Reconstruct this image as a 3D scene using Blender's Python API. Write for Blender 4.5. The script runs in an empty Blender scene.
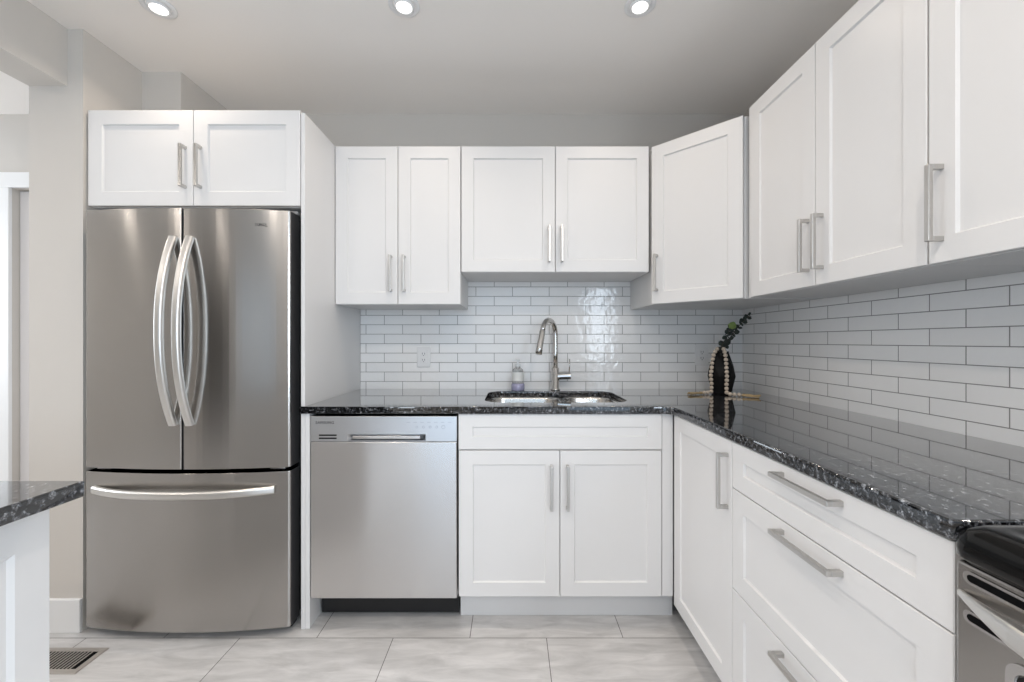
import bpy, bmesh, math, random
from mathutils import Vector, Matrix
random.seed(7)
S = bpy.context.scene
C = S.collection

# ------------------------------------------------------------------ camera
H = 1.18                                   # eye height; camera looks along +Y
cam = bpy.data.cameras.new('camera')
cam.sensor_width = 36.0
cam.lens = 36.0 * 412 / 1024
cam.clip_start = 0.02
camo = bpy.data.objects.new('camera', cam)
C.objects.link(camo)
camo.location = (0, 0, H)
camo.rotation_euler = (math.pi / 2, 0, 0)
S.camera = camo

# ------------------------------------------------------------------ world, big lights, exposure
S.view_settings.view_transform = 'Standard'
S.view_settings.look = 'None'
S.view_settings.gamma = 1.0
S.view_settings.use_curve_mapping = False
S.view_settings.exposure = -1.5
w = bpy.data.worlds.new('world'); S.world = w
w.use_nodes = True
bg = w.node_tree.nodes['Background']
bg.inputs[0].default_value = (0.70, 0.85, 1.0, 1)
bg.inputs[1].default_value = 1.5
try:
    S.cycles.use_denoising = True
    S.cycles.max_bounces = 10
    S.cycles.diffuse_bounces = 6
    S.cycles.glossy_bounces = 5
    S.cycles.transmission_bounces = 8
    S.cycles.sample_clamp_indirect = 6.0
except Exception:
    pass

def area(name, loc, rot, sx, sy, power, col, shape='RECTANGLE', spread=180):
    l = bpy.data.lights.new(name, 'AREA')
    l.shape = shape; l.size = sx
    if shape == 'RECTANGLE': l.size_y = sy
    l.energy = power; l.color = col; l.spread = math.radians(spread)
    o = bpy.data.objects.new(name, l); C.objects.link(o)
    o.location = loc; o.rotation_euler = rot
    return o
COOL = (0.62, 0.80, 1.0)
WARM = (1.0, 0.86, 0.72)
YB, XR, ZC = 2.307, 1.293, 2.45             # back wall, right wall, ceiling
YF = -2.6                                   # wall behind the camera
XL = -4.4                                   # far wall of the adjoining room
# daylight by the patio door behind the camera; the other three are added
area('patio_daylight', (-0.35, YF + 0.03, 1.06), (math.radians(90), 0, 0), 1.9, 2.0, 56, COOL)
area('added_window_light', (-2.45, YF + 0.03, 1.5), (math.radians(90), 0, 0), 1.0, 1.1, 3.5, (0.85, 0.92, 1.0))  # unseen window, added as weak fill
area('added_side_light', (XR - 0.03, -1.5, 1.45), (0, math.radians(90), 0), 1.1, 1.5, 165, (0.76, 0.88, 1.0))  # unseen window, added to brighten island, end panel and header
area('added_hall_light', (XL + 0.03, 1.35, 1.48), (0, math.radians(-90), 0), 1.1, 1.2, 85, (0.84, 0.92, 1.0))  # unseen window, added to lift the tiles on the right wall
LAMP_POWER, LAMP_POWER_ADDED = 5.6, 17.5   # lamps by the back wall; lamps added out of view as fill

# ------------------------------------------------------------------ materials
MATS = {}
def mat(name, col, rough=0.5, metal=0.0, **kw):
    if name in MATS: return MATS[name]
    m = bpy.data.materials.new(name); m.use_nodes = True
    b = m.node_tree.nodes['Principled BSDF']
    b.inputs['Base Color'].default_value = (*col, 1)
    b.inputs['Roughness'].default_value = rough
    b.inputs['Metallic'].default_value = metal
    for k, v in kw.items():
        b.inputs[k.replace('_', ' ')].default_value = v
    MATS[name] = m
    return m
def nt(m):
    t = m.node_tree
    return t, t.nodes, t.links, t.nodes['Principled BSDF']
def noise_bump(m, scale, strength, dist=0.002, stretch=(1, 1, 1)):
    t, n, l, b = nt(m)
    tc = n.new('ShaderNodeTexCoord'); mp = n.new('ShaderNodeMapping')
    mp.inputs['Scale'].default_value = stretch
    no = n.new('ShaderNodeTexNoise'); no.inputs['Scale'].default_value = scale
    no.inputs['Detail'].default_value = 3
    bu = n.new('ShaderNodeBump'); bu.inputs['Strength'].default_value = strength
    bu.inputs['Distance'].default_value = dist
    l.new(tc.outputs['Object'], mp.inputs[0]); l.new(mp.outputs[0], no.inputs['Vector'])
    l.new(no.outputs['Fac'], bu.inputs['Height']); l.new(bu.outputs[0], b.inputs['Normal'])
    return m

M_white = noise_bump(mat('white_lacquer', (0.74, 0.732, 0.728), 0.38), 60, 0.03)
M_body = mat('white_carcass', (0.74, 0.735, 0.73), 0.5)
M_wall = noise_bump(mat('greige_paint', (0.61, 0.575, 0.535), 0.75), 180, 0.12)
M_ceil = noise_bump(mat('ceiling_paint', (0.90, 0.865, 0.83), 0.85), 160, 0.1)
M_trim = mat('white_trim', (0.82, 0.82, 0.82), 0.4)
M_nickel = noise_bump(mat('brushed_nickel', (0.56, 0.545, 0.525), 0.30, 1.0), 300, 0.05, 0.001, (1, 1, 0.05))
M_chrome = mat('chrome', (0.62, 0.60, 0.575), 0.10, 1.0)
M_black = mat('black_plastic', (0.006, 0.006, 0.007), 0.45)
M_blackgloss = mat('black_enamel', (0.003, 0.003, 0.003), 0.12, 0, Specular_IOR_Level=0.28)
M_dark = mat('dark_recess', (0.003, 0.003, 0.0035), 0.8, 0, Specular_IOR_Level=0.1)
M_logo = mat('logo_grey', (0.05, 0.05, 0.055), 0.5)
M_lens = mat('lamp_lens', (1, 1, 1), 0.5)
MATS['lamp_lens'].node_tree.nodes['Principled BSDF'].inputs['Emission Color'].default_value = (1, 0.96, 0.9, 1)
MATS['lamp_lens'].node_tree.nodes['Principled BSDF'].inputs['Emission Strength'].default_value = 8

def steel(name, col, rough, aniso):
    m = mat(name, col, rough, 1.0)
    t, n, l, b = nt(m)
    b.inputs['Anisotropic'].default_value = aniso
    cx = n.new('ShaderNodeCombineXYZ'); cx.inputs[2].default_value = 1.0
    l.new(cx.outputs[0], b.inputs['Tangent'])
    tc = n.new('ShaderNodeTexCoord'); mp = n.new('ShaderNodeMapping')
    mp.inputs['Scale'].default_value = (0.6, 0.6, 160)
    no = n.new('ShaderNodeTexNoise'); no.inputs['Scale'].default_value = 4; no.inputs['Detail'].default_value = 4
    mr = n.new('ShaderNodeMapRange'); mr.inputs[3].default_value = rough - 0.004; mr.inputs[4].default_value = rough + 0.004
    l.new(tc.outputs['Object'], mp.inputs[0]); l.new(mp.outputs[0], no.inputs['Vector'])
    l.new(no.outputs['Fac'], mr.inputs[0]); l.new(mr.outputs[0], b.inputs['Roughness'])
    return m
M_steel = steel('stainless_steel', (0.44, 0.425, 0.41), 0.20, 0.88)
M_steel2 = steel('stainless_steel_light', (0.66, 0.648, 0.645), 0.22, 0.85)
M_sink = mat('sink_steel', (0.66, 0.64, 0.61), 0.22, 1.0)

# polished black granite with blue grey flecks
M_gran = mat('black_granite', (0.01, 0.01, 0.012), 0.06, IOR=1.45, Coat_Weight=1.0, Coat_IOR=1.45, Coat_Roughness=0.03)
t, n, l, b = nt(M_gran)
tc = n.new('ShaderNodeTexCoord')
n1 = n.new('ShaderNodeTexNoise'); n1.inputs['Scale'].default_value = 95; n1.inputs['Detail'].default_value = 5; n1.inputs['Roughness'].default_value = 0.65
n2 = n.new('ShaderNodeTexVoronoi'); n2.inputs['Scale'].default_value = 260
r1 = n.new('ShaderNodeValToRGB'); e = r1.color_ramp.elements
e[0].position = 0.46; e[0].color = (0.004, 0.004, 0.005, 1)
e[1].position = 0.66; e[1].color = (0.50, 0.515, 0.55, 1)
x1 = e.new(0.55); x1.color = (0.07, 0.074, 0.085, 1)
r2 = n.new('ShaderNodeValToRGB'); e = r2.color_ramp.elements
e[0].position = 0.0; e[0].color = (1, 1, 1, 1); e[1].position = 0.75; e[1].color = (0.25, 0.25, 0.25, 1)
mx = n.new('ShaderNodeMix'); mx.data_type = 'RGBA'; mx.blend_type = 'MULTIPLY'; mx.inputs['Factor'].default_value = 1
l.new(tc.outputs['Object'], n1.inputs['Vector']); l.new(tc.outputs['Object'], n2.inputs['Vector'])
l.new(n1.outputs['Fac'], r1.inputs[0]); l.new(n2.outputs['Distance'], r2.inputs[0])
l.new(r1.outputs[0], mx.inputs[6]); l.new(r2.outputs[0], mx.inputs[7]); l.new(mx.outputs[2], b.inputs['Base Color'])

def brick_mat(name, axes, shift, bw, rh, mort, c1, c2, cm, rough, offset=0.5, wavy=0.0, bump=0.4, streak=None):
    """tiles laid on a surface; axes = which object axes run along and across the courses"""
    m = mat(name, c1, rough)
    t, n, l, b = nt(m)
    tc = n.new('ShaderNodeTexCoord'); sp = n.new('ShaderNodeSeparateXYZ'); cb = n.new('ShaderNodeCombineXYZ')
    l.new(tc.outputs['Object'], sp.inputs[0])
    for k in (0, 1):
        a = n.new('ShaderNodeMath'); a.operation = 'SUBTRACT'; a.inputs[1].default_value = shift[k]
        l.new(sp.outputs[axes[k]], a.inputs[0]); l.new(a.outputs[0], cb.inputs[k])
    br = n.new('ShaderNodeTexBrick')
    br.offset = offset; br.offset_frequency = 2; br.squash = 1.0
    br.inputs['Scale'].default_value = 1.0
    br.inputs['Brick Width'].default_value = bw; br.inputs['Row Height'].default_value = rh
    br.inputs['Mortar Size'].default_value = mort; br.inputs['Mortar Smooth'].default_value = 0.15
    br.inputs['Bias'].default_value = 0
    br.inputs['Color1'].default_value = (*c1, 1); br.inputs['Color2'].default_value = (*c2, 1); br.inputs['Mortar'].default_value = (*cm, 1)
    l.new(cb.outputs[0], br.inputs['Vector'])
    col = br.outputs['Color']
    if streak:
        mp = n.new('ShaderNodeMapping'); mp.inputs['Scale'].default_value = streak[0]
        l.new(tc.outputs['Object'], mp.inputs[0])
        no = n.new('ShaderNodeTexNoise'); no.inputs['Scale'].default_value = streak[1]; no.inputs['Detail'].default_value = 7
        no.inputs['Roughness'].default_value = 0.62; no.inputs['Distortion'].default_value = 0.6
        l.new(mp.outputs[0], no.inputs['Vector'])
        rp = n.new('ShaderNodeValToRGB'); e = rp.color_ramp.elements
        lo, hi = streak[2], streak[3]
        e[0].position = 0.32; e[0].color = (lo, lo, lo, 1); e[1].position = 0.68; e[1].color = (hi, hi, hi, 1)
        l.new(no.outputs['Fac'], rp.inputs[0])
        mx = n.new('ShaderNodeMix'); mx.data_type = 'RGBA'; mx.blend_type = 'MULTIPLY'; mx.inputs['Factor'].default_value = 1
        l.new(col, mx.inputs[6]); l.new(rp.outputs[0], mx.inputs[7]); col = mx.outputs[2]
    l.new(col, b.inputs['Base Color'])
    inv = n.new('ShaderNodeMath'); inv.operation = 'SUBTRACT'; inv.inputs[0].default_value = 1.0
    l.new(br.outputs['Fac'], inv.inputs[1])
    rr = n.new('ShaderNodeMapRange'); rr.inputs[3].default_value = rough; rr.inputs[4].default_value = 0.8
    l.new(br.outputs['Fac'], rr.inputs[0]); l.new(rr.outputs[0], b.inputs['Roughness'])
    bu = n.new('ShaderNodeBump'); bu.inputs['Strength'].default_value = bump; bu.inputs['Distance'].default_value = 0.002
    l.new(inv.outputs[0], bu.inputs['Height'])
    if wavy:
        nw = n.new('ShaderNodeTexNoise'); nw.inputs['Scale'].default_value = 26; nw.inputs['Detail'].default_value = 2
        l.new(tc.outputs['Object'], nw.inputs['Vector'])
        b2 = n.new('ShaderNodeBump'); b2.inputs['Strength'].default_value = wavy; b2.inputs['Distance'].default_value = 0.004
        l.new(nw.outputs['Fac'], b2.inputs['Height']); l.new(b2.outputs[0], bu.inputs['Normal'])
    l.new(bu.outputs[0], b.inputs['Normal'])
    return m
TW, TR = 0.2045, 0.0528
T1, T2, TM = (0.86, 0.855, 0.85), (0.82, 0.815, 0.81), (0.24, 0.235, 0.23)
M_tile_b = brick_mat('glazed_tile_back', (0, 2), (-0.406, 0.954), TW, TR, 0.0015, T1, T2, TM, 0.10, wavy=0.35)
M_tile_r = brick_mat('glazed_tile_side', (1, 2), (1.167, 0.954), TW, TR, 0.0015, T1, T2, TM, 0.10, wavy=0.35)
M_floor = brick_mat('stone_look_tile', (0, 1), (-0.472, 1.637), 0.609, 0.3075, 0.0016,
                    (0.57, 0.56, 0.555), (0.53, 0.52, 0.515), (0.15, 0.145, 0.14), 0.32, bump=0.3,
                    streak=((1.0, 4.5, 1), 4.6, 0.80, 1.17))

# ------------------------------------------------------------------ helpers
def empty(name, loc, label=None, cat=None, group=None):
    o = bpy.data.objects.new(name, None); C.objects.link(o); o.location = loc
    o.empty_display_size = 0.05
    o['base'] = list(loc)
    del o['base']
    tag(o, label, cat, group)
    return o
def tag(o, label=None, cat=None, group=None, kind=None):
    if label: o['label'] = label
    if cat: o['category'] = cat
    if group: o['group'] = group
    if kind: o['kind'] = kind
    return o
def root_of(o):
    while o.parent: o = o.parent
    return o
def obj(name, bm, m, parent=None, bevel=0.0, seg=2, smooth=False, loc=None, angle=35, recalc=True):
    """link bm (in world coordinates) as one mesh object; its origin is its root's, or loc"""
    if recalc: bmesh.ops.recalc_face_normals(bm, faces=bm.faces)
    if smooth:
        for f in bm.faces: f.smooth = True
    off = root_of(parent).location if parent else Vector(loc if loc else (0, 0, 0))
    bmesh.ops.translate(bm, verts=bm.verts, vec=-Vector(off))
    me = bpy.data.meshes.new(name); bm.to_mesh(me); bm.free()
    o = bpy.data.objects.new(name, me); C.objects.link(o)
    me.materials.append(m)
    if parent: o.parent = parent
    else: o.location = off
    if bevel:
        md = o.modifiers.new('bevel', 'BEVEL'); md.width = bevel; md.segments = seg
        md.limit_method = 'ANGLE'; md.angle_limit = math.radians(angle)
        md.harden_normals = False
    return o
def B(): return bmesh.new()
def box(bm, x0, x1, y0, y1, z0, z1):
    vs = [bm.verts.new((x, y, z)) for x in (x0, x1) for y in (y0, y1) for z in (z0, z1)]
    for f in ((0, 1, 3, 2), (4, 6, 7, 5), (0, 4, 5, 1), (2, 3, 7, 6), (0, 2, 6, 4), (1, 5, 7, 3)):
        bm.faces.new([vs[i] for i in f])
    return bm
def bx(*a): return box(B(), *a)
def prism(bm, poly, z0, z1):
    lo = [bm.verts.new((p[0], p[1], z0)) for p in poly]; hi = [bm.verts.new((p[0], p[1], z1)) for p in poly]
    k = len(poly)
    bm.faces.new(lo[::-1]); bm.faces.new(hi)
    for i in range(k): bm.faces.new((lo[i], lo[(i + 1) % k], hi[(i + 1) % k], hi[i]))
    return bm
def sweep(bm, pts, sec, side, caps=True):
    """sec: 2D outline (along side, along the path normal)"""
    pts = [Vector(p) for p in pts]; side = Vector(side).normalized(); rings = []
    for i, p in enumerate(pts):
        a = pts[max(i - 1, 0)]; c = pts[min(i + 1, len(pts) - 1)]
        tg = (c - a).normalized(); s = (side - tg * side.dot(tg)).normalized(); nn = tg.cross(s)
        sc = sec(i / (len(pts) - 1)) if callable(sec) else sec
        rings.append([bm.verts.new(p + s * u + nn * v) for u, v in sc])
    k = len(rings[0])
    for a, c in zip(rings, rings[1:]):
        for i in range(k): bm.faces.new((a[i], a[(i + 1) % k], c[(i + 1) % k], c[i]))
    if caps: bm.faces.new(rings[0][::-1]); bm.faces.new(rings[-1])
    return bm
def circ(r, k=12): return [(r * math.cos(2 * math.pi * i / k), r * math.sin(2 * math.pi * i / k)) for i in range(k)]
def rrect2(w, h, r, k=4):
    out = []
    for cx, cy, a0 in ((w / 2 - r, h / 2 - r, 0), (-w / 2 + r, h / 2 - r, 90), (-w / 2 + r, -h / 2 + r, 180), (w / 2 - r, -h / 2 + r, 270)):
        for i in range(k + 1):
            a = math.radians(a0 + 90 * i / k); out.append((cx + r * math.cos(a), cy + r * math.sin(a)))
    return out
def lathe(bm, prof, cx, cy, k=24, cap=True, z0=0.0):
    rings = []
    for r, z in prof:
        rings.append([bm.verts.new((cx + r * math.cos(2 * math.pi * i / k), cy + r * math.sin(2 * math.pi * i / k), z0 + z)) for i in range(k)])
    for a, c in zip(rings, rings[1:]):
        for i in range(k): bm.faces.new((a[i], a[(i + 1) % k], c[(i + 1) % k], c[i]))
    if cap: bm.faces.new(rings[0][::-1]); bm.faces.new(rings[-1])
    return bm
def catmull(P, per=8):
    P = [Vector(p) for p in P]; Q = [P[0] * 2 - P[1]] + P + [P[-1] * 2 - P[-2]]; out = []
    for i in range(1, len(Q) - 2):
        a, b_, c, d = Q[i - 1:i + 3]
        for k in range(per):
            u = k / per
            out.append(0.5 * ((2 * b_) + (c - a) * u + (2 * a - 5 * b_ + 4 * c - d) * u * u + (3 * b_ - a - 3 * c + d) * u ** 3))
    out.append(P[-1]); return out
def slab(name, outer, holes, z0, z1, m, parent=None, bev=0.003, loc=(0, 0, 0)):
    """flat slab with holes, edges eased"""
    cu = bpy.data.curves.new('outline', 'CURVE'); cu.dimensions = '2D'; cu.fill_mode = 'BOTH'
    for loop in [outer] + holes:
        s = cu.splines.new('POLY'); s.points.add(len(loop) - 1); s.use_cyclic_u = True
        for p, q in zip(s.points, loop): p.co = (q[0], q[1], 0, 1)
    cu.extrude = (z1 - z0) / 2 - bev; cu.bevel_depth = bev; cu.bevel_resolution = 2; cu.offset = -bev
    o = bpy.data.objects.new('outline', cu); C.objects.link(o)
    dg = bpy.context.evaluated_depsgraph_get()
    me = bpy.data.meshes.new_from_object(o.evaluated_get(dg))
    bpy.data.objects.remove(o); bpy.data.curves.remove(cu)
    bm = B(); bm.from_mesh(me); bpy.data.meshes.remove(me)
    bmesh.ops.remove_doubles(bm, verts=bm.verts, dist=1e-5)
    bmesh.ops.translate(bm, verts=bm.verts, vec=(0, 0, (z0 + z1) / 2))
    return obj(name, bm, m, parent, loc=loc)
def lettering(name, s, size, origin, u, v, m, parent, ext=0.0006, spacing=1.0):
    """raised letters; u runs along the line, v up"""
    cu = bpy.data.curves.new('letters', 'FONT'); cu.body = s; cu.size = size; cu.align_x = 'CENTER'; cu.align_y = 'CENTER'
    cu.extrude = ext; cu.space_character = spacing
    o = bpy.data.objects.new('letters', cu); C.objects.link(o)
    dg = bpy.context.evaluated_depsgraph_get()
    me = bpy.data.meshes.new_from_object(o.evaluated_get(dg))
    bpy.data.objects.remove(o); bpy.data.curves.remove(cu)
    bm = B(); bm.from_mesh(me); bpy.data.meshes.remove(me)
    u = Vector(u); v = Vector(v); nn = u.cross(v); O = Vector(origin)
    for p in bm.verts: p.co = O + u * p.co.x + v * p.co.y + nn * p.co.z
    return obj(name, bm, m, parent)
class Face:
    """a vertical front: u along its width, n outwards"""
    def __init__(s, O, u, n): s.O = Vector(O); s.u = Vector(u).normalized(); s.n = Vector(n).normalized()
    def at(s, a, z, d=0.0): p = s.O + s.u * a + s.n * d; return Vector((p.x, p.y, z))
def shaker(F, a0, a1, z0, z1, t=0.019, stile=0.057, rail=0.057, deep=0.0065, slope=0.004):
    bm = B()
    def loop(ins, ins_z, d):
        return [bm.verts.new(F.at(a, z, d)) for a, z in ((a0 + ins, z0 + ins_z), (a1 - ins, z0 + ins_z), (a1 - ins, z1 - ins_z), (a0 + ins, z1 - ins_z))]
    L = [loop(0, 0, 0), loop(0, 0, t - .0015), loop(.0015, .0015, t), loop(stile, rail, t), loop(stile + slope, rail + slope, t - deep)]
    bm.faces.new(L[0][::-1]); bm.faces.new(L[-1])
    for p, q in zip(L, L[1:]):
        for i in range(4): bm.faces.new((p[i], p[(i + 1) % 4], q[(i + 1) % 4], q[i]))
    return bm
T = 0.019
def pull(F, a, z, length, vertical, parent, t=T):
    """square bar pull on two posts, in the plane of F at (a, z)"""
    bm = B(); wd = 0.0115; out = 0.034
    def blk(a0, a1, z0, z1, d0, d1):
        vs = [bm.verts.new(F.at(x, y, d)) for x in (a0, a1) for y in (z0, z1) for d in (d0, d1)]
        for f in ((0, 1, 3, 2), (4, 6, 7, 5), (0, 4, 5, 1), (2, 3, 7, 6), (0, 2, 6, 4), (1, 5, 7, 3)): bm.faces.new([vs[i] for i in f])
    h = length / 2; hw = wd / 2
    if vertical:
        blk(a - hw, a + hw, z - h, z + h, t + out - 0.010, t + out)
        for s in (-1, 1): blk(a - hw, a + hw, z + s * (h - hw) - hw, z + s * (h - hw) + hw, t - 0.001, t + out - 0.0101)
    else:
        blk(a - h, a + h, z - hw, z + hw, t + out - 0.010, t + out)
        for s in (-1, 1): blk(a + s * (h - hw) - hw, a + s * (h - hw) + hw, z - hw, z + hw, t - 0.001, t + out - 0.0101)
    return obj('handle', bm, M_nickel, parent, bevel=0.0012)
def struct(name, bm, m, bevel=0.0, **k):
    o = obj(name, bm, m, None, bevel, **k); o['kind'] = 'structure'; return o

# ------------------------------------------------------------------ room

XS0, XS1, YS = -1.966, -1.746, 1.677        # stub wall beside the fridge
struct('floor', bx(XL - 0.1, XR + 0.1, YF - 0.1, YB + 0.1, -0.1, 0), M_floor)
struct('ceiling', bx(XL - 0.1, XR + 0.1, YF - 0.1, YB + 0.1, ZC, ZC + 0.1), M_ceil)
# the back wall, with the doorway of the hall at its far end
DX0, DX1, DZ = -2.80, -2.04, 2.035
bm = bx(DX1, XR + 0.1, YB, YB + 0.1, 0, ZC)
box(bm, XL - 0.1, DX0, YB, YB + 0.1, 0, ZC); box(bm, DX0, DX1, YB, YB + 0.1, DZ, ZC)
struct('wall_back', bm, M_wall)
WZ0, WZ1, WY0, WY1 = 0.90, 2.08, -2.3, -0.7
bm = bx(XR, XR + 0.1, WY1, YB, 0, ZC)
box(bm, XR, XR + 0.1, YF - 0.1, WY0, 0, ZC); box(bm, XR, XR + 0.1, WY0, WY1, 0, WZ0); box(bm, XR, XR + 0.1, WY0, WY1, WZ1, ZC)
struct('wall_right', bm, M_wall)
HY0, HY1 = 0.72, 1.98
bm = bx(XL - 0.1, XL, YF - 0.1, HY0, 0, ZC)
box(bm, XL - 0.1, XL, HY1, YB, 0, ZC); box(bm, XL - 0.1, XL, HY0, HY1, 0, 0.90); box(bm, XL - 0.1, XL, HY0, HY1, 2.06, ZC)
struct('wall_left', bm, M_wall)
# wall behind the camera: patio door and an added window
PX0, PX1, PZ = -1.35, 0.65, 2.08
WX0, WX1 = -3.0, -1.9
bm = bx(XL, WX0, YF - 0.1, YF, 0, ZC)
box(bm, WX0, WX1, YF - 0.1, YF, 0, WZ0); box(bm, WX0, WX1, YF - 0.1, YF, WZ1, ZC)
box(bm, WX1, PX0, YF - 0.1, YF, 0, ZC); box(bm, PX0, PX1, YF - 0.1, YF, PZ, ZC); box(bm, PX1, XR, YF - 0.1, YF, 0, ZC)
struct('wall_front', bm, M_wall)
def frame(bm, x0, x1, z0, z1, y0, y1, wd, mull=True):
    box(bm, x0, x0 + wd, y0, y1, z0, z1); box(bm, x1 - wd, x1, y0, y1, z0, z1)
    box(bm, x0 + wd, x1 - wd, y0, y1, z0, z0 + wd); box(bm, x0 + wd, x1 - wd, y0, y1, z1 - wd, z1)
    if mull: c = (x0 + x1) / 2; box(bm, c - wd / 2, c + wd / 2, y0, y1, z0 + wd, z1 - wd)
    return bm
struct('door_2', frame(B(), PX0, PX1, 0.0, PZ, YF - 0.08, YF - 0.02, 0.07), M_trim)
bm = B()
for y0_, y1_ in ((WY0, WY0 + .05), (WY1 - .05, WY1), (-1.525, -1.475)): box(bm, XR + .02, XR + .08, y0_, y1_, WZ0, WZ1)
for z0_, z1_ in ((WZ0, WZ0 + .05), (WZ1 - .05, WZ1)): box(bm, XR + .021, XR + .079, WY0 + .05, WY1 - .05, z0_, z1_)
struct('added_window_2', bm, M_trim)  # frame for the added light on the right wall
bm = B()
for y0_, y1_ in ((HY0, HY0 + .05), (HY1 - .05, HY1), (1.325, 1.375)): box(bm, XL - .08, XL - .02, y0_, y1_, 0.90, 2.06)
for z0_, z1_ in ((0.90, 0.95), (2.01, 2.06)): box(bm, XL - .079, XL - .021, HY0 + .05, HY1 - .05, z0_, z1_)
struct('added_window_3', bm, M_trim)  # frame for the added light on the left wall
M_dkpanel = mat('unseen_panel_dark', (0.012, 0.010, 0.009), 0.55)
struct('added_dark_panel', shaker(Face((-3.95, YF, 0), (1, 0, 0), (0, 1, 0)), 0, 0.80, 0.0, 2.1, t=0.04, stile=0.1, rail=0.12, deep=0.01, slope=0.012), M_dkpanel)  # unseen, added so the fridge mirrors a dark band
struct('added_window_1', frame(B(), WX0, WX1, WZ0, WZ1, YF - 0.08, YF - 0.02, 0.05), M_trim)  # frame for the added fill light behind the camera
# stub wall, the dropped header over the opening and the boxed bulkhead over the fridge
struct('wall_stub', bx(XS0, XS1, YS, YB, 0, ZC), M_wall)
struct('wall_header', bx(XS0, -1.809, YF, YS, 2.218, ZC), M_wall)
struct('wall_bulkhead', bx(XS1, -1.562, 1.945, YB, 2.128, ZC), M_wall)
struct('baseboard_stub', prism(B(), [(XS0 - .014, YB), (XS0 - .014, YS - .014), (XS1, YS - .014), (XS1, YS), (XS0, YS), (XS0, YB)], 0, 0.135), M_trim, bevel=0.003)
# hall doorway: casing and closed door
bm = bx(DX0 - 0.085, DX0 + 0.002, YB - 0.018, YB, 0, DZ)
box(bm, DX1 - 0.002, DX1 + 0.07, YB - 0.018, YB, 0, DZ)
box(bm, DX0 - 0.085, DX1 + 0.07, YB - 0.018, YB, DZ, DZ + 0.085)
struct('trim_1', bm, M_trim, bevel=0.003)
Fd = Face((DX0 + 0.003, YB + 0.075, 0), (1, 0, 0), (0, -1, 0))
dw = DX1 - DX0 - 0.006
bm = shaker(Fd, 0, dw, 0.005, DZ - 0.004, t=0.04, stile=0.12, rail=0.14, deep=0.010, slope=0.012)
door = struct('door_1', bm, mat('door_paint', (0.74, 0.72, 0.72), 0.45))
# glazed tile: backsplash on the two walls
ZT = 0.914                                   # worktop
struct('trim_2', bx(-0.846, XR, YB - 0.007, YB, ZT - 0.03, 1.56), M_tile_b)
struct('trim_3', bx(XR - 0.007, XR, -0.2, YB - 0.007, ZT - 0.03, 1.56), M_tile_r)

# ------------------------------------------------------------------ cabinets
G = 0.0015
YU, YD = 1.971, 1.685                        # faces of the upper and of the base doors
FU = Face((0, YU + T, 0), (1, 0, 0), (0, -1, 0))
FB = Face((0, YD + T, 0), (1, 0, 0), (0, -1, 0))
def body_box(x0, x1, y0, y1, z0, z1, parent, name='body'):
    return obj(name, bx(x0, x1, y0, y1, z0, z1), M_body, parent, bevel=0.001)
def door_on(F, a0, a1, z0, z1, parent, hnd=None, name='door', rail=0.057, stile=0.057, hl=0.172):
    d = obj(name, shaker(F, a0 + G, a1 - G, z0 + G, z1 - G, rail=rail, stile=stile), M_white, parent)
    if hnd: pull(F, hnd[0], hnd[1], hl, hnd[2], d)
    return d

# tall end panel between fridge and dishwasher, with its lower filler strip
ep = empty('end_panel', (-0.856, 2.0, 0), 'tall white panel standing between the steel fridge and the dishwasher', 'panel')
obj('board', bx(-0.864, -0.848, YD + 0.002, YB - 0.002, 0, 2.114), M_white, ep, bevel=0.001)
obj('filler_strip', bx(-0.8475, -0.829, YD + 0.004, YB - 0.012, 0, 0.882), M_white, ep, bevel=0.001)

# cabinet over the fridge
c = empty('wall_cabinet', (-1.305, 2.0, 1.732), 'wide low white two-door cabinet directly above the fridge', 'cabinet')
body_box(-1.736, -0.8655, YD + T + .001, YB - .002, 1.732, 2.126, c)
door_on(FB, -1.736, -1.3035, 1.732, 2.126, c, (-1.335, 1.889, True))
door_on(FB, -1.3035, -0.8655, 1.732, 2.126, c, (-1.272, 1.889, True))
# wall cabinet left of the sink
Z0, Z1 = 1.3545, 2.113
c = empty('wall_cabinet', (-0.546, 2.15, Z0), 'narrow two-door white wall cabinet above the dishwasher, beside the tall panel', 'cabinet')
body_box(-0.8465, -0.2455, YU + T + .001, YB - .009, Z0, Z1, c)
door_on(FU, -0.8465, -0.546, Z0, Z1, c, (-0.578, Z0 + .147, True))
door_on(FU, -0.546, -0.2455, Z0, Z1, c, (-0.514, Z0 + .147, True))
# wall cabinet over the sink
c = empty('wall_cabinet', (0.207, 2.15, 1.509), 'short wide two-door white wall cabinet above the sink and faucet', 'cabinet')
body_box(-0.2435, 0.656, YU + T + .001, YB - .009, 1.509, Z1, c)
door_on(FU, -0.2435, 0.207, 1.509, Z1, c, (0.178, 1.642, True))
door_on(FU, 0.207, 0.656, 1.509, Z1, c, (0.238, 1.642, True))
# diagonal corner wall cabinet
P0, P1 = Vector((0.660, 1.971, 0)), Vector((0.948, 1.683, 0))
u = (P1 - P0).normalized(); nn = Vector((-u.y * -1, u.x * -1, 0)); nn = Vector((u.y, -u.x, 0))
FC = Face(P0 - nn * T, u, nn)
wdt = (P1 - P0).length
q0, q1 = P0 - nn * (T + .001), P1 - nn * (T + .001)
c = empty('corner_wall_cabinet', (0.95, 2.0, Z0), 'angled single-door white wall cabinet filling the corner above the black vase', 'cabinet')
Z1c = 2.106
obj('body', prism(B(), [(0.660, YB - .009), (q0.x, q0.y) if q0.x > 0.660 else (0.660, q0.y), (q1.x, q1.y), (XR - .009, q1.y), (XR - .009, YB - .009)], Z0, Z1c), M_body, c, bevel=0.001)
door_on(FC, 0.006, wdt - 0.003, Z0, Z1c, c, (0.036, Z0 + .147, True))
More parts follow.
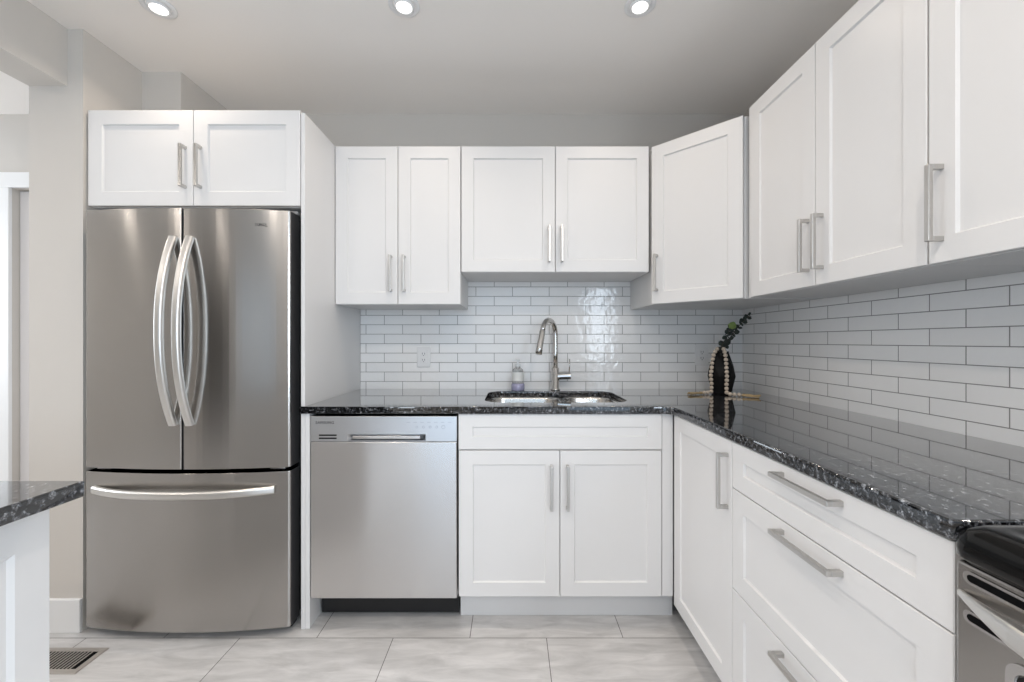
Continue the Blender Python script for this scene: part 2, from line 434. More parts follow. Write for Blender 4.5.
# wall cabinets on the right wall
XU = 0.960
FR = Face((XU + T, 0, 0), (0, -1, 0), (-1, 0, 0))       # a = -y
Z1r = 2.126
c = empty('wall_cabinet', (1.13, 1.31, Z0), 'tall two-door white wall cabinet on the side wall, next to the angled corner cabinet', 'cabinet')
body_box(XU + T + .001, XR - .009, 0.953, 1.668, Z0, Z1r, c)
obj('filler_strip', bx(XU + .003, XU + .020, 1.6595, 1.6735, Z0, Z1r), M_white, c, bevel=.001)
door_on(FR, -1.659, -1.305, Z0, Z1r, c, (-1.335, Z0 + .134, True))
door_on(FR, -1.305, -0.953, Z0, Z1r, c, (-1.275, Z0 + .134, True))
c = empty('wall_cabinet', (1.13, 0.77, Z0), 'white wall cabinet on the side wall cut off by the picture edge, nearest the range', 'cabinet')
body_box(XU + T + .001, XR - .009, 0.592, 0.951, Z0, Z1r, c)
door_on(FR, -0.951, -0.592, Z0, Z1r, c, (-0.921, Z0 + .134, True))

# sink base
ZK = 0.133
c = empty('base_cabinet', (0.2, 2.0, 0), 'two-door white base cabinet under the sink with a false drawer front', 'cabinet')
bm = bx(-0.221, 0.661, YD + T + .001, YB - .012, ZK, 0.60)
obj('body', bm, M_body, c, bevel=0.001)
obj('face_frame', box(bx(-0.221, 0.661, YD + T + .001, YD + T + .02, 0.601, 0.882), -0.221, -0.205, YD + T + .021, YB - .012, 0.601, 0.882), M_body, c)
obj('toe_kick', bx(-0.221, 0.690, 1.774, 1.79, 0, ZK - .001), M_white, c)
FBX = FB
obj('drawer_front', shaker(FB, -0.219, 0.613, 0.736, 0.881, rail=0.052, stile=0.057), M_white, c)
door_on(FB, -0.219, 0.196, ZK, 0.733, c, (0.160, 0.585, True), hl=0.18)
door_on(FB, 0.196, 0.613, ZK, 0.733, c, (0.226, 0.585, True), hl=0.18)
obj('filler_strip', bx(0.616, 0.661, YD + .006, YD + T + .0005, ZK, 0.882), M_white, c, bevel=0.001)
# corner base with one door, on the right run
XD = 0.660
FQ = Face((XD + T, 0, 0), (0, -1, 0), (-1, 0, 0))
c = empty('base_cabinet', (0.98, 1.48, 0), 'single-door white base cabinet in the corner between the sink cabinet and the drawers', 'cabinet')
body_box(XD + T + .001, XR - .012, 1.238, YD + T, ZK, 0.882, c)
door_on(FQ, -1.680, -1.236, 0.104, 0.881, c, (-1.262, 0.7525, True), hl=0.170)
obj('toe_kick', bx(XD + .075, XD + .09, 1.238, YD, 0, 0.103), M_white, c)
# drawer base
c = empty('drawer_cabinet', (0.98, 0.945, 0), 'white base cabinet of three wide drawers beside the range', 'cabinet')
body_box(XD + T + .001, XR - .012, 0.614, 1.236, ZK, 0.882, c)
for za, zb, rl in ((0.741, 0.881, 0.050), (0.442, 0.741, 0.057), (0.104, 0.442, 0.057)):
    door_on(FQ, -1.236, -0.614, za, zb, c, (-0.915, zb - 0.026, False), name='drawer', rail=rl, hl=0.19)
obj('toe_kick', bx(XD + .075, XD + .09, 0.614, 1.236, 0, 0.103), M_white, c)

# ------------------------------------------------------------------ worktops and sink
def rr(cx, cy, w_, h_, r, k=8): return [(cx + x, cy + y) for x, y in rrect2(w_, h_, r, k)]
ZT0 = 0.884
XC, YC = 0.652, 1.672
arc = [(XC - 0.045 + 0.045 * math.sin(a), YC - 0.045 + 0.045 * math.cos(a)) for a in [math.radians(i * 15) for i in range(7)]]
arc = [(XC - 0.045 + 0.045 * math.sin(math.radians(i * 15)), YC - 0.045 + 0.045 * math.cos(math.radians(i * 15))) for i in range(7)]
outer = [(-0.8635, YC)] + arc + [(XC, 0.611), (XR - .009, 0.611), (XR - .009, YB - .009), (-0.8465, YB - .009), (-0.8465, YD - .002), (-0.8635, YD - .002)]
SX, SY, SW, SH = 0.197, 1.985, 0.640, 0.40
hole = rr(SX, SY, SW, SH, 0.085)
o = slab('worktop', outer, [hole[::-1]], ZT0, ZT, M_gran, loc=(0, 0, 0))
tag(o, 'long L-shaped black granite worktop running along both walls', 'worktop')
# undermount double bowl sink
sk = empty('sink', (SX, SY, 0.68), 'double-bowl stainless undermount sink set into the granite below the faucet', 'sink')
def bowl(cx, cy, w_, h_, r, z0, z1):
    bm = B(); rings = []
    for wd, hd, rad, z in ((w_ + .03, h_ + .03, r, z1), (w_, h_, r, z1), (w_ - .004, h_ - .004, r, z1 - .01), (w_ - .02, h_ - .02, r, z0 + .03), (w_ - .07, h_ - .07, max(r - .03, .02), z0), (0.09, 0.09, 0.0449, z0 - .004)):
        rings.append([bm.verts.new((cx + x, cy + y, z)) for x, y in rrect2(wd, hd, min(rad, wd / 2 - 1e-4, hd / 2 - 1e-4), 8)])
    k = len(rings[0])
    for a, c_ in zip(rings, rings[1:]):
        for i in range(k): bm.faces.new((a[i], a[(i + 1) % k], c_[(i + 1) % k], c_[i]))
    bm.faces.new(rings[-1])
    for f in bm.faces: f.smooth = True
    return bm
for cx, wd in ((SX - 0.135, 0.345), (SX + 0.187, 0.235)):
    bo = obj('bowl', bowl(cx, SY, wd, SH - 0.02, 0.075, 0.68, ZT0 - .001), M_sink, sk)
    obj('drain', lathe(B(), [(0.042, 0), (0.042, .003), (0.03, .001)], cx, SY, 20, z0=0.677), M_chrome, bo, smooth=False)

# ------------------------------------------------------------------ faucet
fx, fy = 0.236, 2.243
fa = empty('faucet', (fx, fy, ZT), 'tall polished gooseneck faucet standing behind the sink', 'faucet')
obj('base_body', lathe(B(), [(0.027, 0), (0.027, .006), (0.0205, .010), (0.0205, .118), (0.0165, .122)], fx, fy, 24, z0=ZT), M_chrome, fa, smooth=True, bevel=0)
dirx, diry = -0.53, -0.85
rr_ = 0.076
pts = [(fx, fy, ZT + 0.12), (fx, fy, ZT + 0.2), (fx, fy, ZT + 0.30)]
for i in range(1, 13):
    a = math.radians(i * 167 / 12)
    d_ = rr_ * (1 - math.cos(a)); pts.append((fx + dirx * d_, fy + diry * d_, ZT + 0.30 + rr_ * math.sin(a)))
obj('neck', sweep(B(), pts, circ(0.0135, 16), (diry, -dirx, 0)), M_chrome, fa, smooth=True)
e0 = Vector(pts[-1]); dv = (e0 - Vector(pts[-2])).normalized()
obj('spray_head', sweep(B(), [e0 - dv * .002, e0 + dv * .004, e0 + dv * .09, e0 + dv * .125], lambda s: circ(0.0145 + 0.003 * s, 16), (diry, -dirx, 0)), M_chrome, fa, smooth=True)
ho = obj('handle_hub', sweep(B(), [(fx + .012, fy - .002, ZT + .075), (fx + .05, fy - .004, ZT + .077), (fx + .082, fy - .006, ZT + .078)], circ(0.019, 18), (0, 0, 1)), M_chrome, fa, smooth=False)
obj('lever', sweep(B(), [(fx + .075, fy - .006, ZT + .09), (fx + .076, fy - .007, ZT + .13), (fx + .076, fy - .009, ZT + .168)], circ(0.0032, 10), (1, 0, 0)), M_chrome, ho, smooth=True)

# ------------------------------------------------------------------ soap dispenser
M_clear = mat('clear_plastic', (0.97, 0.98, 0.99), 0.06, 0.0, IOR=1.25, Transmission_Weight=0.85)
sx, sy = 0.032, 2.235
so = empty('soap_dispenser', (sx, sy, ZT), 'small clear soap bottle with lavender base standing behind the sink', 'soap bottle')
obj('bottle', lathe(B(), [(0.030, .038), (0.032, .04), (0.0325, .085), (0.027, .112), (0.014, .122), (0.013, .128)], sx, sy, 24, z0=ZT), M_clear, so, smooth=True)
obj('liquid', lathe(B(), [(0.034, 0), (0.036, .004), (0.036, .030), (0.031, .037)], sx, sy, 24, z0=ZT), mat('lavender_soap', (0.46, 0.46, 0.66), 0.2, 0, Transmission_Weight=0.3), so, smooth=True)
obj('label_band', lathe(B(), [(0.0335, .052), (0.0335, .098)], sx, sy, 24, z0=ZT, cap=False), mat('pale_label', (0.74, 0.755, 0.745), 0.4), so, smooth=True, recalc=True)
pb = lathe(B(), [(0.0155, .128), (0.0155, .140), (0.005, .141), (0.005, .155), (0.011, .156), (0.011, .166)], sx, sy, 16, z0=ZT)
box(pb, sx - .03, sx - .008, sy - .005, sy + .005, ZT + .158, ZT + .165)
obj('pump', pb, mat('pump_white', (0.72, 0.74, 0.76), 0.3), so)

# ------------------------------------------------------------------ vase, garland, eucalyptus
vx, vy = 1.056, 2.078
VP = [(0.040, 0), (0.045, .006), (0.064, .090), (0.057, .140), (0.034, .205), (0.034, .214)]
bm = B(); k = 8; rings = []
for j, (r, z) in enumerate(VP):
    tw = math.radians(22.5) * (j % 2 if 1 < j < 4 else 0)
    rings.append([bm.verts.new((vx + r * math.cos(tw + 2 * math.pi * i / k + .2), vy + r * math.sin(tw + 2 * math.pi * i / k + .2), ZT + z)) for i in range(k)])
for a, c_ in zip(rings, rings[1:]):
    for i in range(k):
        bm.faces.new((a[i], a[(i + 1) % k], c_[i])); bm.faces.new((a[(i + 1) % k], c_[(i + 1) % k], c_[i]))
inner = [[bm.verts.new((vx + r * math.cos(2 * math.pi * i / k + .2), vy + r * math.sin(2 * math.pi * i / k + .2), ZT + z)) for i in range(k)] for r, z in ((0.028, .214), (0.028, .15))]
for a, c_ in ((rings[-1], inner[0]), (inner[0], inner[1])):
    for i in range(k): bm.faces.new((a[i], a[(i + 1) % k], c_[(i + 1) % k], c_[i]))
bm.faces.new(rings[0][::-1]); bm.faces.new(inner[1])
o = obj('vase', bm, mat('black_ceramic', (0.003, 0.003, 0.0033), 0.6, 0, Specular_IOR_Level=0.25), loc=(vx, vy, ZT))
tag(o, 'faceted black ceramic vase in the corner of the granite worktop', 'vase')
def vr(z):
    for (r0, z0), (r1, z1) in zip(VP, VP[1:]):
        if z0 <= z <= z1: return r0 + (r1 - r0) * (z - z0) / (z1 - z0 + 1e-9)
    return VP[-1][0]
ga = empty('bead_garland', (vx, vy, ZT), 'string of pale wooden beads with tassels draped over the black vase', 'garland')
BR = 0.0098
def strand(ang, tail):
    P = []
    ca, sa = math.cos(ang), math.sin(ang)
    z = 0.222; rad = 0.030
    P.append((vx + ca * rad, vy + sa * rad, ZT + .226))
    for zz in [0.205, 0.18, 0.15, 0.12, 0.09, 0.06, 0.035, 0.016]:
        r = max(vr(zz), vr(max(zz - .03, 0)) - .004) + BR * 1.05
        if zz < 0.085: r = max(r, 0.060 + BR)
        P.append((vx + ca * r, vy + sa * r, ZT + zz))
    P += tail
    return catmull([Vector(p) for p in P], 24)
def along(poly, step):
    out = [poly[0]]; acc = 0
    for a, b_ in zip(poly, poly[1:]):
        acc += (b_ - a).length
        if acc >= step: out.append(b_); acc = 0
    return out
M_bead = noise_bump(mat('pale_wood', (0.58, 0.49, 0.40), 0.55), 120, 0.1)
M_jute = noise_bump(mat('jute', (0.42, 0.31, 0.17), 0.85), 300, 0.5, 0.002, (1, 1, 1))
a_l, a_r = math.radians(204), math.radians(262)
bead0 = None
ends = []
for ang, tail in ((a_l, [(vx - .088, vy - .032, ZT + BR), (vx - .106, vy - .036, ZT + BR)]),
                  (a_r, [(vx - .004, vy - .088, ZT + BR), (vx + .010, vy - .105, ZT + BR), (vx + .028, vy - .116, ZT + BR)])):
    pl = strand(ang, tail); pp = along(pl, BR * 2.02)
    for p in pp:
        if bead0 is None:
            bm = B(); bmesh.ops.create_uvsphere(bm, u_segments=12, v_segments=8, radius=BR)
            bmesh.ops.translate(bm, verts=bm.verts, vec=p)
            bead0 = obj('bead', bm, M_bead, ga, smooth=True); first = Vector(p)
        else:
            o = bead0.copy(); C.objects.link(o); o.parent = ga; o.location = Vector(p) - first
    ends.append((pp[-1], (pl[-1] - pl[-6]).normalized()))
for p, d_ in ends:
    d_ = Vector((d_.x, d_.y, 0)).normalized(); s_ = Vector((-d_.y, d_.x, 0))
    bm = B()
    q = Vector((p.x, p.y, ZT + .009)) + d_ * .008
    for i in range(26):
        a = (i / 25 - .5) * 2; lift = random.uniform(-.004, .005)
        L_ = random.uniform(.066, .082)
        e1 = q + d_ * L_ + s_ * a * .016; e1.z = ZT + .006 + random.uniform(-.003, .007)
        m1 = q + d_ * .03 + s_ * a * .009; m1.z = ZT + .009 + lift
        sweep(bm, [q + s_ * a * .004, m1, e1], circ(.0022, 5), s_)
    sweep(bm, [q + d_ * .006, q + d_ * .016], circ(.0075, 10), s_)
    obj('tassel', bm, M_jute, ga)
# eucalyptus
M_leaf = mat('eucalyptus_leaf', (0.035, 0.047, 0.040), 0.55)
M_stem = mat('stem_brown', (0.07, 0.065, 0.04), 0.6)
def leaf(bm, p, d_, up, ln, wd):
    d_ = d_.normalized(); s_ = d_.cross(up).normalized(); uu = s_.cross(d_)
    k = 7; A = []; Bv = []; Cn = []
    for i in range(k + 1):
        u_ = i / k; hw = wd / 2 * math.sin(math.pi * min(u_ * .93 + .07, 1)) ** .7
        c_ = p + d_ * (ln * u_) + uu * (-.15 * ln * u_ * u_)
        Cn.append(bm.verts.new(c_ - uu * hw * .18)); A.append(bm.verts.new(c_ - s_ * hw + uu * .0)); Bv.append(bm.verts.new(c_ + s_ * hw))
    for i in range(k):
        bm.faces.new((A[i], Cn[i], Cn[i + 1], A[i + 1])); bm.faces.new((Cn[i], Bv[i], Bv[i + 1], Cn[i + 1]))
def sprig(name, P, nlv, ln, label, cat, start=0.3):
    pl = catmull([Vector(p) for p in P], 10)
    root = empty(name, P[0], label, cat)
    obj('stem', sweep(B(), pl, lambda s: circ(.0026 * (1.1 - .7 * s), 7), (0, 1, .1)), M_stem, root, smooth=True)
    bm = B()
    for i in range(nlv):
        f = start + (1 - start) * i / (nlv - 1); j = min(int(f * (len(pl) - 1)), len(pl) - 2)
        p = pl[j]; tg = (pl[j + 1] - pl[j]).normalized()
        a = i * 1.62 + random.uniform(-.3, .3)
        e1 = tg.cross(Vector((0, 1, .2))).normalized(); e2 = tg.cross(e1)
        for s_ in (0, math.pi):
            o_ = (e1 * math.cos(a + s_) + e2 * math.sin(a + s_))
            l_ = ln * (1.05 - .35 * f) * random.uniform(.85, 1.15)
            leaf(bm, p, o_ + tg * .55, Vector((random.uniform(-.5, .5), -1, random.uniform(-.2, .7))), l_, l_ * .95)
    lf = obj('foliage', bm, M_leaf, root, smooth=True, recalc=False)
    md = lf.modifiers.new('thick', 'SOLIDIFY'); md.thickness = 0.0008
    return root, pl
zv = ZT + .16
sprig('eucalyptus_sprig', [(vx - .006, vy + .004, zv), (vx + .005, vy, zv + .06), (vx + .04, vy - .01, zv + .125), (vx + .085, vy - .015, zv + .185), (vx + .135, vy - .02, zv + .24)], 15, .029,
      'long dark green eucalyptus sprig leaning out of the black vase', 'plant sprig', .22)
r2_, pl2 = sprig('flower_sprig', [(vx - .014, vy - .006, zv), (vx - .012, vy - .01, zv + .06), (vx + .014, vy - .016, zv + .12), (vx + .040, vy - .02, zv + .175)], 9, .027,
      'short sprig with a fresh green round bloom in the black vase', 'plant sprig', .3)
bm = B(); bmesh.ops.create_icosphere(bm, subdivisions=3, radius=.0185)
for v in bm.verts: v.co *= 1 + random.uniform(-.14, .14)
bmesh.ops.translate(bm, verts=bm.verts, vec=pl2[-1] + Vector((.004, 0, .008)))
obj('bloom', bm, noise_bump(mat('bloom_green', (0.26, 0.36, 0.11), 0.7), 250, .6, .003), r2_)

# ------------------------------------------------------------------ sockets
M_plate = mat('outlet_white', (0.76, 0.76, 0.76), 0.35)
def outlet(x, z, label):
    y = YB - .0075
    r = empty('wall_outlet', (x, y, z), label, 'outlet')
    p = obj('cover_plate', bx(x - .038, x + .038, y - .006, y, z - .058, z + .058), M_plate, r, bevel=.003)
    obj('socket_face', bx(x - .0165, x + .0165, y - .009, y - .0061, z - .034, z + .034), M_plate, r, bevel=.001)
    bm = B()
    for dz in (-.017, .017):
        for dx in (-.0062, .0062): box(bm, x + dx - .0011, x + dx + .0011, y - .0094, y - .0089, z + dz - .004, z + dz + .006)
        box(bm, x - .0022, x + .0022, y - .0094, y - .0089, z + dz - .0115, z + dz - .0075)
    obj('slots', bm, M_logo, r)
outlet(-0.492, 1.092, 'white wall outlet in the tiles above the dishwasher')
outlet(1.057, 1.102, 'white wall outlet in the tiles behind the black vase')

# ------------------------------------------------------------------ refrigerator
fr = empty('refrigerator', (-1.295, 1.95, 0), 'tall stainless french-door fridge with bottom freezer drawer', 'fridge')
FX0, FX1, FYE, FBUL = -1.707, -0.888, 1.648, 0.034
xc = (FX0 + FX1) / 2; hw_ = (FX1 - FX0) / 2
def fy_(x): return FYE - FBUL * (1 - ((x - xc) / hw_) ** 2)
def fdoor(x0, x1, z0, z1, rl=0.007, rr=0.007):
    poly = []; k = 16; yb = 1.722
    for i in range(k + 1):
        x = x0 + (x1 - x0) * i / k
        if i == 0:
            poly += [(x0, fy_(x0) + rl), (x0 + rl * .3, fy_(x0) + rl * .3)]; x = x0 + rl
        elif i == k:
            x = x1 - rr; poly += [(x, fy_(x)), (x1 - rr * .3, fy_(x1) + rr * .3), (x1, fy_(x1) + rr)]; break
        poly.append((x, fy_(x)))
    poly += [(x1, yb), (x0, yb)]
    return prism(B(), poly, z0, z1)
M_side = mat('door_side_grey', (0.035, 0.035, 0.037), 0.4)
def dark_sides(o):
    o.data.materials.append(M_side)
    for p in o.data.polygons:
        if abs(p.normal.x) > .97 or p.normal.y > .9: p.material_index = 1
obj('case', bx(FX0 + .006, FX1 - .004, 1.738, YB - .012, 0.045, 1.69), M_black, fr, bevel=.004)
obj('gasket', bx(FX0 + .014, FX1 - .014, 1.7225, 1.7375, 0.06, 1.685), M_dark, fr)
def vhandle(x, parent):
    z0, z1 = 0.853, 1.5855; pts = []
    for i in range(33):
        s = i / 32 * 2 - 1; z = (z0 + z1) / 2 + s * (z1 - z0) / 2
        pts.append((x, fy_(x) - .004 - .066 * (1 - abs(s) ** 2.3), z))
    return obj('handle', sweep(B(), pts, rrect2(0.031, 0.022, .009, 4), (1, 0, 0)), M_nickel2, parent, smooth=False, bevel=0)
M_nickel2 = mat('satin_steel_bar', (0.74, 0.725, 0.70), 0.34, 1.0)
for x0, x1, hx in ((FX0, -1.2965, -1.324), (-1.2885, FX1, -1.259)):
    d = obj('door', fdoor(x0, x1, 0.676, 1.702, *((.007, .003) if x0 == FX0 else (.003, .007))), M_steel, fr, bevel=.002)
    dark_sides(d)
    vhandle(hx, d)
    if x1 == FX1:
        px = -1.012
        lettering('logo', 'SAMSUNG', 0.0155, (px, fy_(px) - .0006, 1.640), (1, -0.055, 0), (0, 0, 1), M_logo, d, spacing=1.15)
d = obj('freezer_drawer', fdoor(FX0, FX1, 0.036, 0.660), M_steel, fr, bevel=.002); dark_sides(d)
pts = []
for i in range(33):
    s = i / 32 * 2 - 1; x = xc + s * .356
    pts.append((x, fy_(x) - .009 - .042 * (1 - abs(s) ** 2.5), 0.592))
obj('handle', sweep(B(), pts, rrect2(0.031, 0.022, .010, 4), (0, 0, 1)), M_nickel2, d)
for xx in (FX0 + .06, FX1 - .06):
    obj('hinge', bx(xx - .03, xx + .03, 1.665, 1.73, 0.6615, 0.6745), M_steel2, fr, bevel=.002)
obj('hinge_cap', bx(FX1 - .05, FX1 + .004, 1.70, 1.80, 1.7025, 1.717), mat('hinge_grey', (0.25, 0.25, 0.25), .5), fr, bevel=.004)
obj('hinge_bracket_edge_glint', box(bx(FX1 + .0005, FX1 + .014, 1.735, 1.765, 1.655, 1.69), FX1 - .003, FX1 + .010, 1.75, 1.757, 0.1, 1.65), mat('bracket_glint_grey', (0.35, 0.36, 0.37), .35, .8), fr, bevel=.001)  # bracket plus a long grey strip standing in for the case edge highlight
obj('base_shade_grille', bx(FX0 + .03, FX1 - .02, 1.70, 1.74, 0.003, 0.0355), M_black, fr)  # black grille brought down to darken the shaded gap under the fridge
for xx in (FX0 + .07, FX1 - .07):
    for yy in (1.80, 2.2):
        obj('foot', lathe(B(), [(.02, 0), (.02, .03), (.012, .045)], xx, yy, 12), M_black, fr)

# ------------------------------------------------------------------ dishwasher
dw_ = empty('dishwasher', (-0.523, 2.0, 0), 'stainless built-in dishwasher under the granite, beside the fridge panel', 'dishwasher')
DWX0, DWX1, DWY = -0.823, -0.225, 1.680
obj('tub', bx(DWX0 + .004, DWX1 - .002, DWY + .045, YB - .012, 0.13, 0.879), M_dark, dw_)
obj('kick_plate', bx(DWX0 + .004, DWX1 - .002, 1.775, 1.79, 0.012, 0.128), M_black, dw_)
obj('kick_knob', lathe(B(), [(.012, 0), (.012, .01)], 0, 0, 10), M_black, dw_).location = (0, 0, 0)
bpy.data.objects.remove(bpy.data.objects['kick_knob'])
for xx in (DWX0 + .05, DWX1 - .05): obj('foot', lathe(B(), [(.018, 0), (.018, .012), (.008, .0125), (.008, .129)], xx, 1.83, 10), M_black, dw_)
d = obj('door', bx(DWX0, DWX1, DWY, DWY + .044, 0.130, 0.7685), M_steel2, dw_, bevel=.003)
# control panel with a scooped grip
cx0, cx1, cz0, cz1 = -0.672, -0.352, 0.774, 0.800
bm = B()
xs = [DWX0, cx0, cx1, DWX1]; zs = [0.7695, cz0, cz1, 0.873]
grid = {}
for i, x in enumerate(xs):
    for j, z in enumerate(zs): grid[i, j] = bm.verts.new((x, DWY, z))
for i in range(3):
    for j in range(3):
        if (i, j) != (1, 1): bm.faces.new((grid[i, j], grid[i + 1, j], grid[i + 1, j + 1], grid[i, j + 1]))
fr_ = [grid[1, 1], grid[2, 1], grid[2, 2], grid[1, 2]]
bk = [bm.verts.new(p) for p in ((cx0 + .03, DWY + .030, cz0 + .004), (cx1 - .03, DWY + .030, cz0 + .004), (cx1 - .03, DWY + .034, cz1 - .004), (cx0 + .03, DWY + .034, cz1 - .004))]
for i in range(4): bm.faces.new((fr_[i], fr_[(i + 1) % 4], bk[(i + 1) % 4], bk[i]))
bm.faces.new(bk)
per = [grid[i, 0] for i in range(4)] + [grid[3, j] for j in range(1, 4)] + [grid[i, 3] for i in (2, 1, 0)] + [grid[0, j] for j in (2, 1)]
bb = [bm.verts.new((v.co.x, DWY + .044, v.co.z)) for v in per]
for i in range(len(per)): bm.faces.new((per[i], per[(i + 1) % len(per)], bb[(i + 1) % len(per)], bb[i]))
bm.faces.new(bb)
M_ctrl = steel('control_steel', (0.60, 0.61, 0.63), 0.33, 0.5)
cp = obj('control_panel', bm, M_ctrl, dw_, bevel=.0015, angle=60)
obj('grip', bx(cx0 + .022, cx1 - .022, DWY - .002, DWY + .008, cz0 + .007, cz1 - .006), M_steel2, cp, bevel=.002)
bm = B()
for z in (0.7835, 0.796): box(bm, -0.787, -0.715, DWY - .0008, DWY + .002, z - .0028, z + .0028)
obj('vent_slot', bm, M_dark, cp)
lettering('logo', 'SAMSUNG', 0.0155, (-0.763, DWY - .0006, 0.847), (1, 0, 0), (0, 0, 1), M_logo, cp, spacing=1.1)
bm = B(); M_mark = mat('panel_marks', (0.30, 0.31, 0.36), .5)
for i in range(5):
    x = -0.388 + i * .027; r0 = .0045 if i < 4 else .007
    ring = [Vector((x + r0 * math.cos(a), DWY - .0003, 0.829 + r0 * math.sin(a))) for a in [j * math.pi / 8 for j in range(17)]]
    sweep(bm, ring, circ(.0006, 5), (0, 1, 0), caps=False)
for i in range(7): box(bm, -0.43 + i * .028, -0.43 + i * .028 + .014, DWY - .0004, DWY + .001, 0.848, 0.8492)
obj('control_marks', bm, M_mark, cp)

# ------------------------------------------------------------------ range
ra = empty('range', (0.98, 0.24, 0), 'black-topped stainless range at the end of the granite worktop', 'range')
RY0, RY1, RX = -0.156, 0.606, 0.649
obj('body', bx(RX + .045, XR - .03, RY0 + .003, RY1 - .003, 0.02, 0.861), M_black, ra)
obj('base_foot', bx(RX + .1, XR - .06, RY0 + .04, RY1 - .04, 0, 0.0195), M_black, ra)
# cooktop: rounded rim around a sunken glass
bm = B()
def crr(w_, h_, r, z, k=6):
    cx, cy = (RX - .013 + XR - .075) / 2, (RY0 + RY1) / 2
    return [bm.verts.new((cx + x, cy + y, z)) for x, y in rrect2(w_, h_, r, k)]
cw, ch = (XR - .075) - (RX - .013), RY1 - RY0
prof = [(-.030, .864), (-.008, .866), (-.001, .874), (0, .886), (-.002, .900), (-.009, .911), (-.020, .918), (-.034, .920), (-.048, .918), (-.060, .912), (-.068, .905)]
rings = [crr(cw + 2 * d_ if d_ > -.05 else cw + 2 * d_, ch + 2 * d_, max(.026 + d_ * .15, .010), z) for d_, z in prof]
k = len(rings[0])
for a, c_ in zip(rings, rings[1:]):
    for i in range(k): bm.faces.new((a[i], a[(i + 1) % k], c_[(i + 1) % k], c_[i]))
bm.faces.new(rings[0][::-1]); bm.faces.new(rings[-1])
ct = obj('cooktop', bm, M_blackgloss, ra, smooth=True)
M_ring = mat('burner_print', (0.05, 0.05, 0.05), .3)
for bx_, by_, br_ in ((0.83, 0.41, .080), (0.83, 0.04, .100), (1.06, 0.41, .100), (1.06, 0.04, .08)):
    bm = B()
    lathe(bm, [(br_, .9051), (br_, .9056), (br_ - .003, .9056), (br_ - .003, .9051)], bx_, by_, 40, cap=False)
    obj('burner', bm, M_ring, ct)
obj('backguard', bx(XR - .074, XR - .012, RY0 + .002, RY1 - .002, 0.868, 1.09), M_blackgloss, ra, bevel=.01, seg=3)
# oven door with rounded slots behind the handle
FO = Face((RX, 0, 0), (0, -1, 0), (-1, 0, 0))
d = obj('oven_door', bx(RX, RX + .044, RY0 + .003, RY1 - .003, 0.21, 0.862), M_steel, ra, bevel=.004)
obj('lower_drawer', bx(RX, RX + .044, RY0 + .003, RY1 - .003, 0.045, 0.204), M_steel, ra, bevel=.004)
def rslot(a0, a1, z, hh, dep, m_, name, parent, raised=0.0):
    bm = B(); w_ = a1 - a0
    pts = [FO.at((a0 + a1) / 2 + x, z + y, 0) for x, y in rrect2(w_, hh, hh / 2 - 1e-4, 6)]
    lo = [bm.verts.new(p + Vector((.002, 0, 0))) for p in pts]; hi = [bm.verts.new(p - Vector((raised, 0, 0))) for p in pts]
    k = len(pts)
    for i in range(k): bm.faces.new((lo[i], lo[(i + 1) % k], hi[(i + 1) % k], hi[i]))
    bm.faces.new(hi); bm.faces.new(lo[::-1])
    return obj(name, bm, m_, parent)
aL, aR = -RY1 + .012, -RY0 - .012
for z in (0.8445, 0.789):
    rslot(aL + .002, aR - .002, z, .0185, 0, M_steel2, 'slot_rim', d, .0015)
    rslot(aL + .008, aR - .008, z, .0100, 0, M_dark, 'slot', d, .0022)
pts = []
for i in range(41):
    s = i / 40 * 2 - 1; y = (RY0 + RY1) / 2 - s * (RY1 - RY0 - .024) / 2
    pts.append((RX - .003 - .052 * (1 - abs(s) ** 3.0), y, 0.818))
def hsec(u_):
    f = min(1.0, .30 + 5.5 * min(u_, 1 - u_)); return [(x * f, y * f) for x, y in rrect2(0.031, 0.022, .009, 4)]
obj('handle', sweep(B(), pts, hsec, (0, 0, 1)), M_nickel2, d)
wf = B()
wz0, wz1, wa0, wa1 = 0.33, 0.768, -RY1 + .066, -RY0 - .066
def wloop(ins, x): return [wf.verts.new((x, -((wa0 + wa1) / 2 + p), (wz0 + wz1) / 2 + q)) for p, q in rrect2(wa1 - wa0 - 2 * ins, wz1 - wz0 - 2 * ins, .02 - ins * .5, 5)]
R_ = [wloop(0, RX + .001), wloop(0, RX - .003), wloop(.010, RX - .003), wloop(.011, RX - .0005)]
for a, c_ in zip(R_, R_[1:]):
    for i in range(len(a)): wf.faces.new((a[i], a[(i + 1) % len(a)], c_[(i + 1) % len(a)], c_[i]))
obj('window_frame', wf, M_steel2, d)
wf = B(); lp = wloop(.0115, RX - .0008); wf.faces.new(lp)
lp2 = [wf.verts.new(v.co + Vector((.002, 0, 0))) for v in lp]
for i in range(len(lp)): wf.faces.new((lp[i], lp2[i], lp2[(i + 1) % len(lp)], lp[(i + 1) % len(lp)]))
obj('window_glass', wf, M_blackgloss, d)

# ------------------------------------------------------------------ island in the opening on the left
il = empty('island', (-1.2, 0.2, 0), 'white island cabinet under the near granite top at the left', 'cabinet')
IX, IY = -0.900, 0.803
obj('body', bx(-1.5, IX - T - .001, -0.9, IY, 0.0, 0.882), M_body, il, bevel=.001)
FI = Face((IX - T, 0, 0), (0, 1, 0), (1, 0, 0))
for a0, a1 in ((0.23, IY), (-0.335, 0.228), (-0.9, -0.337)):
    obj('side_panel', shaker(FI, a0, a1, 0.0, 0.882, stile=.057, rail=0.088, slope=.008), M_white, il)
o = slab('island_worktop', rr(-1.21, -0.0585, 0.793, 1.689, 0.004, 3), [], ZT0, ZT, M_gran)
tag(o, 'black granite top of the island in front of the fridge', 'worktop')

